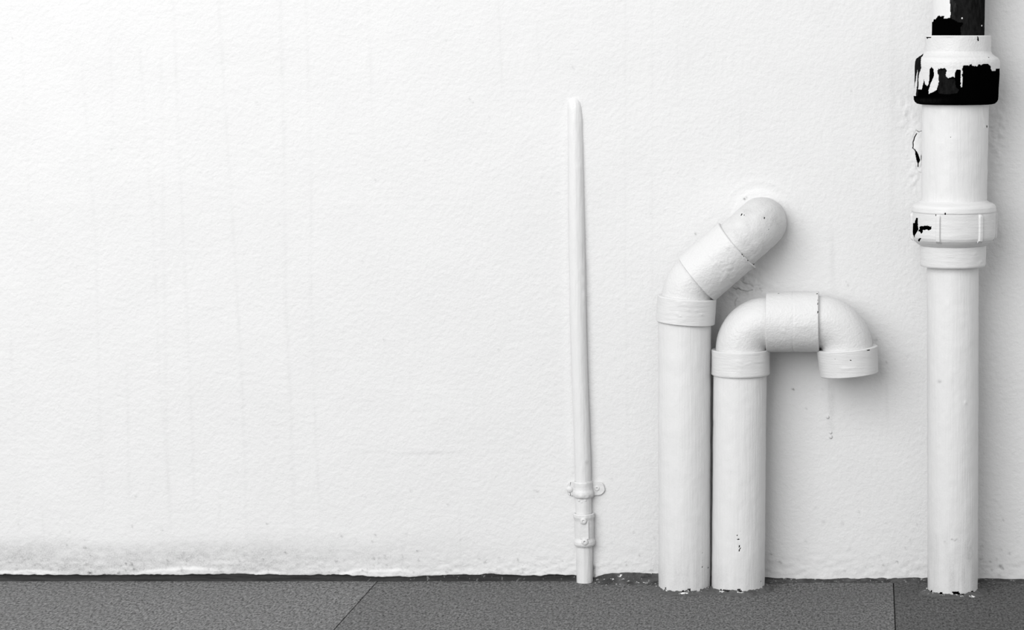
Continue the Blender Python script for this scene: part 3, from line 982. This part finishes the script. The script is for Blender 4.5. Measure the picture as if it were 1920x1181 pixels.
def build_stack():
    yb = foot(0, D2)
    root = empty('drain_stack', W(at(1786.3, 0, D2)[0], FLOOR_Y, D2),
                 'tall thick white drain pipe with ribbed joint, its paint flaked off black near the top', 'pipe')
    # upper, half stripped pipe
    whitedots = dots([(1700 + 998 / 9.6, 328 / 9.6, 1.7, 1.7), (1700 + 1355 / 9.6, 462 / 9.6, 1.1, 1.9)])

    def top_chip(ix, iy):
        r = 1.0 - anyof([TOP_WHITE])(ix, iy)
        return np.clip(r - whitedots(ix, iy), 0, 1)

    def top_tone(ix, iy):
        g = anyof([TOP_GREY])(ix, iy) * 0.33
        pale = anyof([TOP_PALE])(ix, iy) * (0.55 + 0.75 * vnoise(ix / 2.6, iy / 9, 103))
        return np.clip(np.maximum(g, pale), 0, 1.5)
    lathe('upper_pipe', AX2, [(-640, 49.9), (74, 49.9)], D2, M_PIPE, root, 1.2, 280, chipf=top_chip, tonef=top_tone, seed=51, lump=0.2, cap=(True, False))
    # socket
    pr = [(72, 51), (67.4, 52.5), (66.4, 56), (66.4, 60.5), (68, 62), (96, 62.3), (100, 64.5), (104, 69), (107.5, 75), (111, 78.2), (116, 79.6), (122, 80),
          (181, 80.3), (187, 79.8), (191, 77.8), (194, 74), (195.2, 69), (195, 62)]

    def sock_chip(ix, iy):
        r = anyof([SOCKET_BLACK, SOCKET_LEFT] + SOCKET_MARKS)(ix, iy)
        w = anyof([SOCKET_LEFT_WHITE])(ix, iy)
        return np.clip(np.maximum(r, dots([(1854.2, 107.7, 1, .9)])(ix, iy)) - w, 0, 1)

    def sock_tone(ix, iy):
        return np.clip(0.25 * anyof([SOCKET_GREY])(ix, iy) + 0.3 * anyof([SOCKET_LEFT])(ix, iy) + 0.12 * sstep(181, 190, iy) * sstep(1800, 1730, ix), 0, 1)
    s = lathe('socket', AX2, pr, D2, M_FIT2, root, 1.0, 420, chipf=sock_chip, tonef=sock_tone, lump=0.5, seed=53,
              bumpf=lambda S, A, ix, iy: 1.5 * np.exp(-((ix - 1774) / 16) ** 2) * np.exp(-((iy - 66) / 3) ** 2))
    s['label'] = 'socket with white paint flaked to black'
    # thick middle sleeve
    lathe('middle_pipe', AX2, [(190, 62.6), (300, 62), (384, 61.4)], D2, M_PIPE, root, 2.4, 150, seed=55, lump=0.4,
          dirtf=lambda ix, iy: np.clip(0.04 * vnoise(ix / 4, iy / 30, 105), 0, 1),
          chipf=dots([(1850.4, 237, 1.0, 2.6), (1853.6, 255, .8, 3), (1853.8, 272, .9, 5), (1782.6, 258, .5, 3)]),
          bumpf=lambda S, A, ix, iy: 1.1 * np.exp(-(linedist(ix, iy, [(1841, 200), (1843, 216), (1847, 232), (1846, 240)]) / 1.6) ** 2) * (np.sin(A) > 0)
          + 0.9 * np.exp(-(linedist(ix, iy, [(1752, 198), (1753, 208)]) / 1.4) ** 2) * (np.sin(A) > 0))
    # ribbed union nut
    pr = [(374, 60), (376, 63), (378.5, 67), (380.5, 72), (383, 76.6), (387, 78.8), (394, 79.6), (396, 79.4), (397, 78.6), (437, 78.6), (443, 78), (448, 75.8),
          (452.5, 71.6), (456, 67.4), (458.5, 64.5), (459, 60)]
    nut = lathe('union_nut', AX2, pr, D2, M_FIT, root, 1.2, 360, chipf=anyof(NUT_CHIPS, NUT_DOTS), lump=0.4, seed=57)
    for i in range(6):
        a = math.radians(-23 + 60 * i)
        e1 = np.array([math.cos(a), 0, -math.sin(a)]); er = np.array([math.sin(a), 0, math.cos(a)])
        y0, y1 = 396.5, 451.0
        cx0 = np.interp(y0, [p[0] for p in AX2], [p[1] for p in AX2])
        top = np.array(at(cx0, y0, D2)); bot = np.array(at(cx0 - 0.6, y1, D2))
        k2 = (CD - D2) / CD
        rows = []
        for f in np.linspace(0, 1, 14):
            c = top + (bot - top) * f
            rad = 77.4 * k2
            yy = y0 + (y1 - y0) * f
            inward = np.interp(yy, [437, 443, 448, 452], [0, 0.4, 1.4, 3.0])
            hgt = 5.0 * (sstep(0, 0.05, f) * sstep(1, 0.95, f)) - inward
            for (u, v) in ((-4.6, -2), (-4.4, .55), (-3.2, 1.0), (0, 1.08), (3.2, 1.0), (4.4, .55), (4.6, -2)):
                rows.append(c + er * (rad + (hgt * v if v > 0 else v)) + e1 * u)
        build('rib', np.array(rows), grid_quads(14, 7), M_FIT, nut, None, 40)
    # lower neck of the joint
    lathe('neck', AX2, [(452, 61.5), (462, 62.0), (496, 61.6), (498.2, 60.4), (498.6, 56), (497, 47)], D2, M_FIT, root, 2, 120, lump=0.4, seed=59,
          bumpf=lambda S, A, ix, iy: (np.sin(A) > 0) * (1.0 * np.exp(-(linedist(ix, iy, [(1836, 495), (1840, 490)]) / 1.4) ** 2)
                                                        + .8 * np.exp(-(linedist(ix, iy, [(1826, 478), (1829, 474)]) / 1.4) ** 2)))
    # lower pipe
    marks = lambda ix, iy: (0.35 * np.exp(-((ix - 1762) / 4.5) ** 2 - ((iy - 715) / 2.6) ** 2) + 0.4 * np.exp(-((ix - 1771) / 1.8) ** 2 - ((iy - 1016) / 1.4) ** 2)
                            + 0.4 * np.exp(-(linedist(ix, iy, [(1784, 1011), (1791, 1013), (1794, 1011)]) / 1.2) ** 2)
                            + 0.3 * np.exp(-((ix - 1817) / 5) ** 2 - ((iy - 1040) / 16) ** 2) * (0.4 + 0.6 * vnoise(ix / 3, iy / 3, 107)))
    fd = foot_dirt(930, 1114, 0.14)
    lathe('lower_pipe', AX2, [(488, 48.6), (800, 48.0), (yb, 47.2)], D2, M_PIPE, root, 2.4, 160,
          chipf=anyof(FOOT_BLOBS, foot_chip(1117, 87)), dirtf=lambda ix, iy: np.clip(fd(ix, iy) + marks(ix, iy), 0, 1), seed=61, lump=0.35,
          bumpf=lambda S, A, ix, iy: 1.0 * np.exp(-((ix - 1810) / 2.4) ** 2 - ((iy - 755) / 3) ** 2))
    return root


stack = build_stack()
mortar_bed(1722, 1852, 172, [(at(1786.2, 0, D2)[0], D2, 47)], 5.5, 15, 141,
           [(1823, 1118, 7, 3), (1757, 1108.5, 5, 2), (1803, 1117.5, 5, 2)])
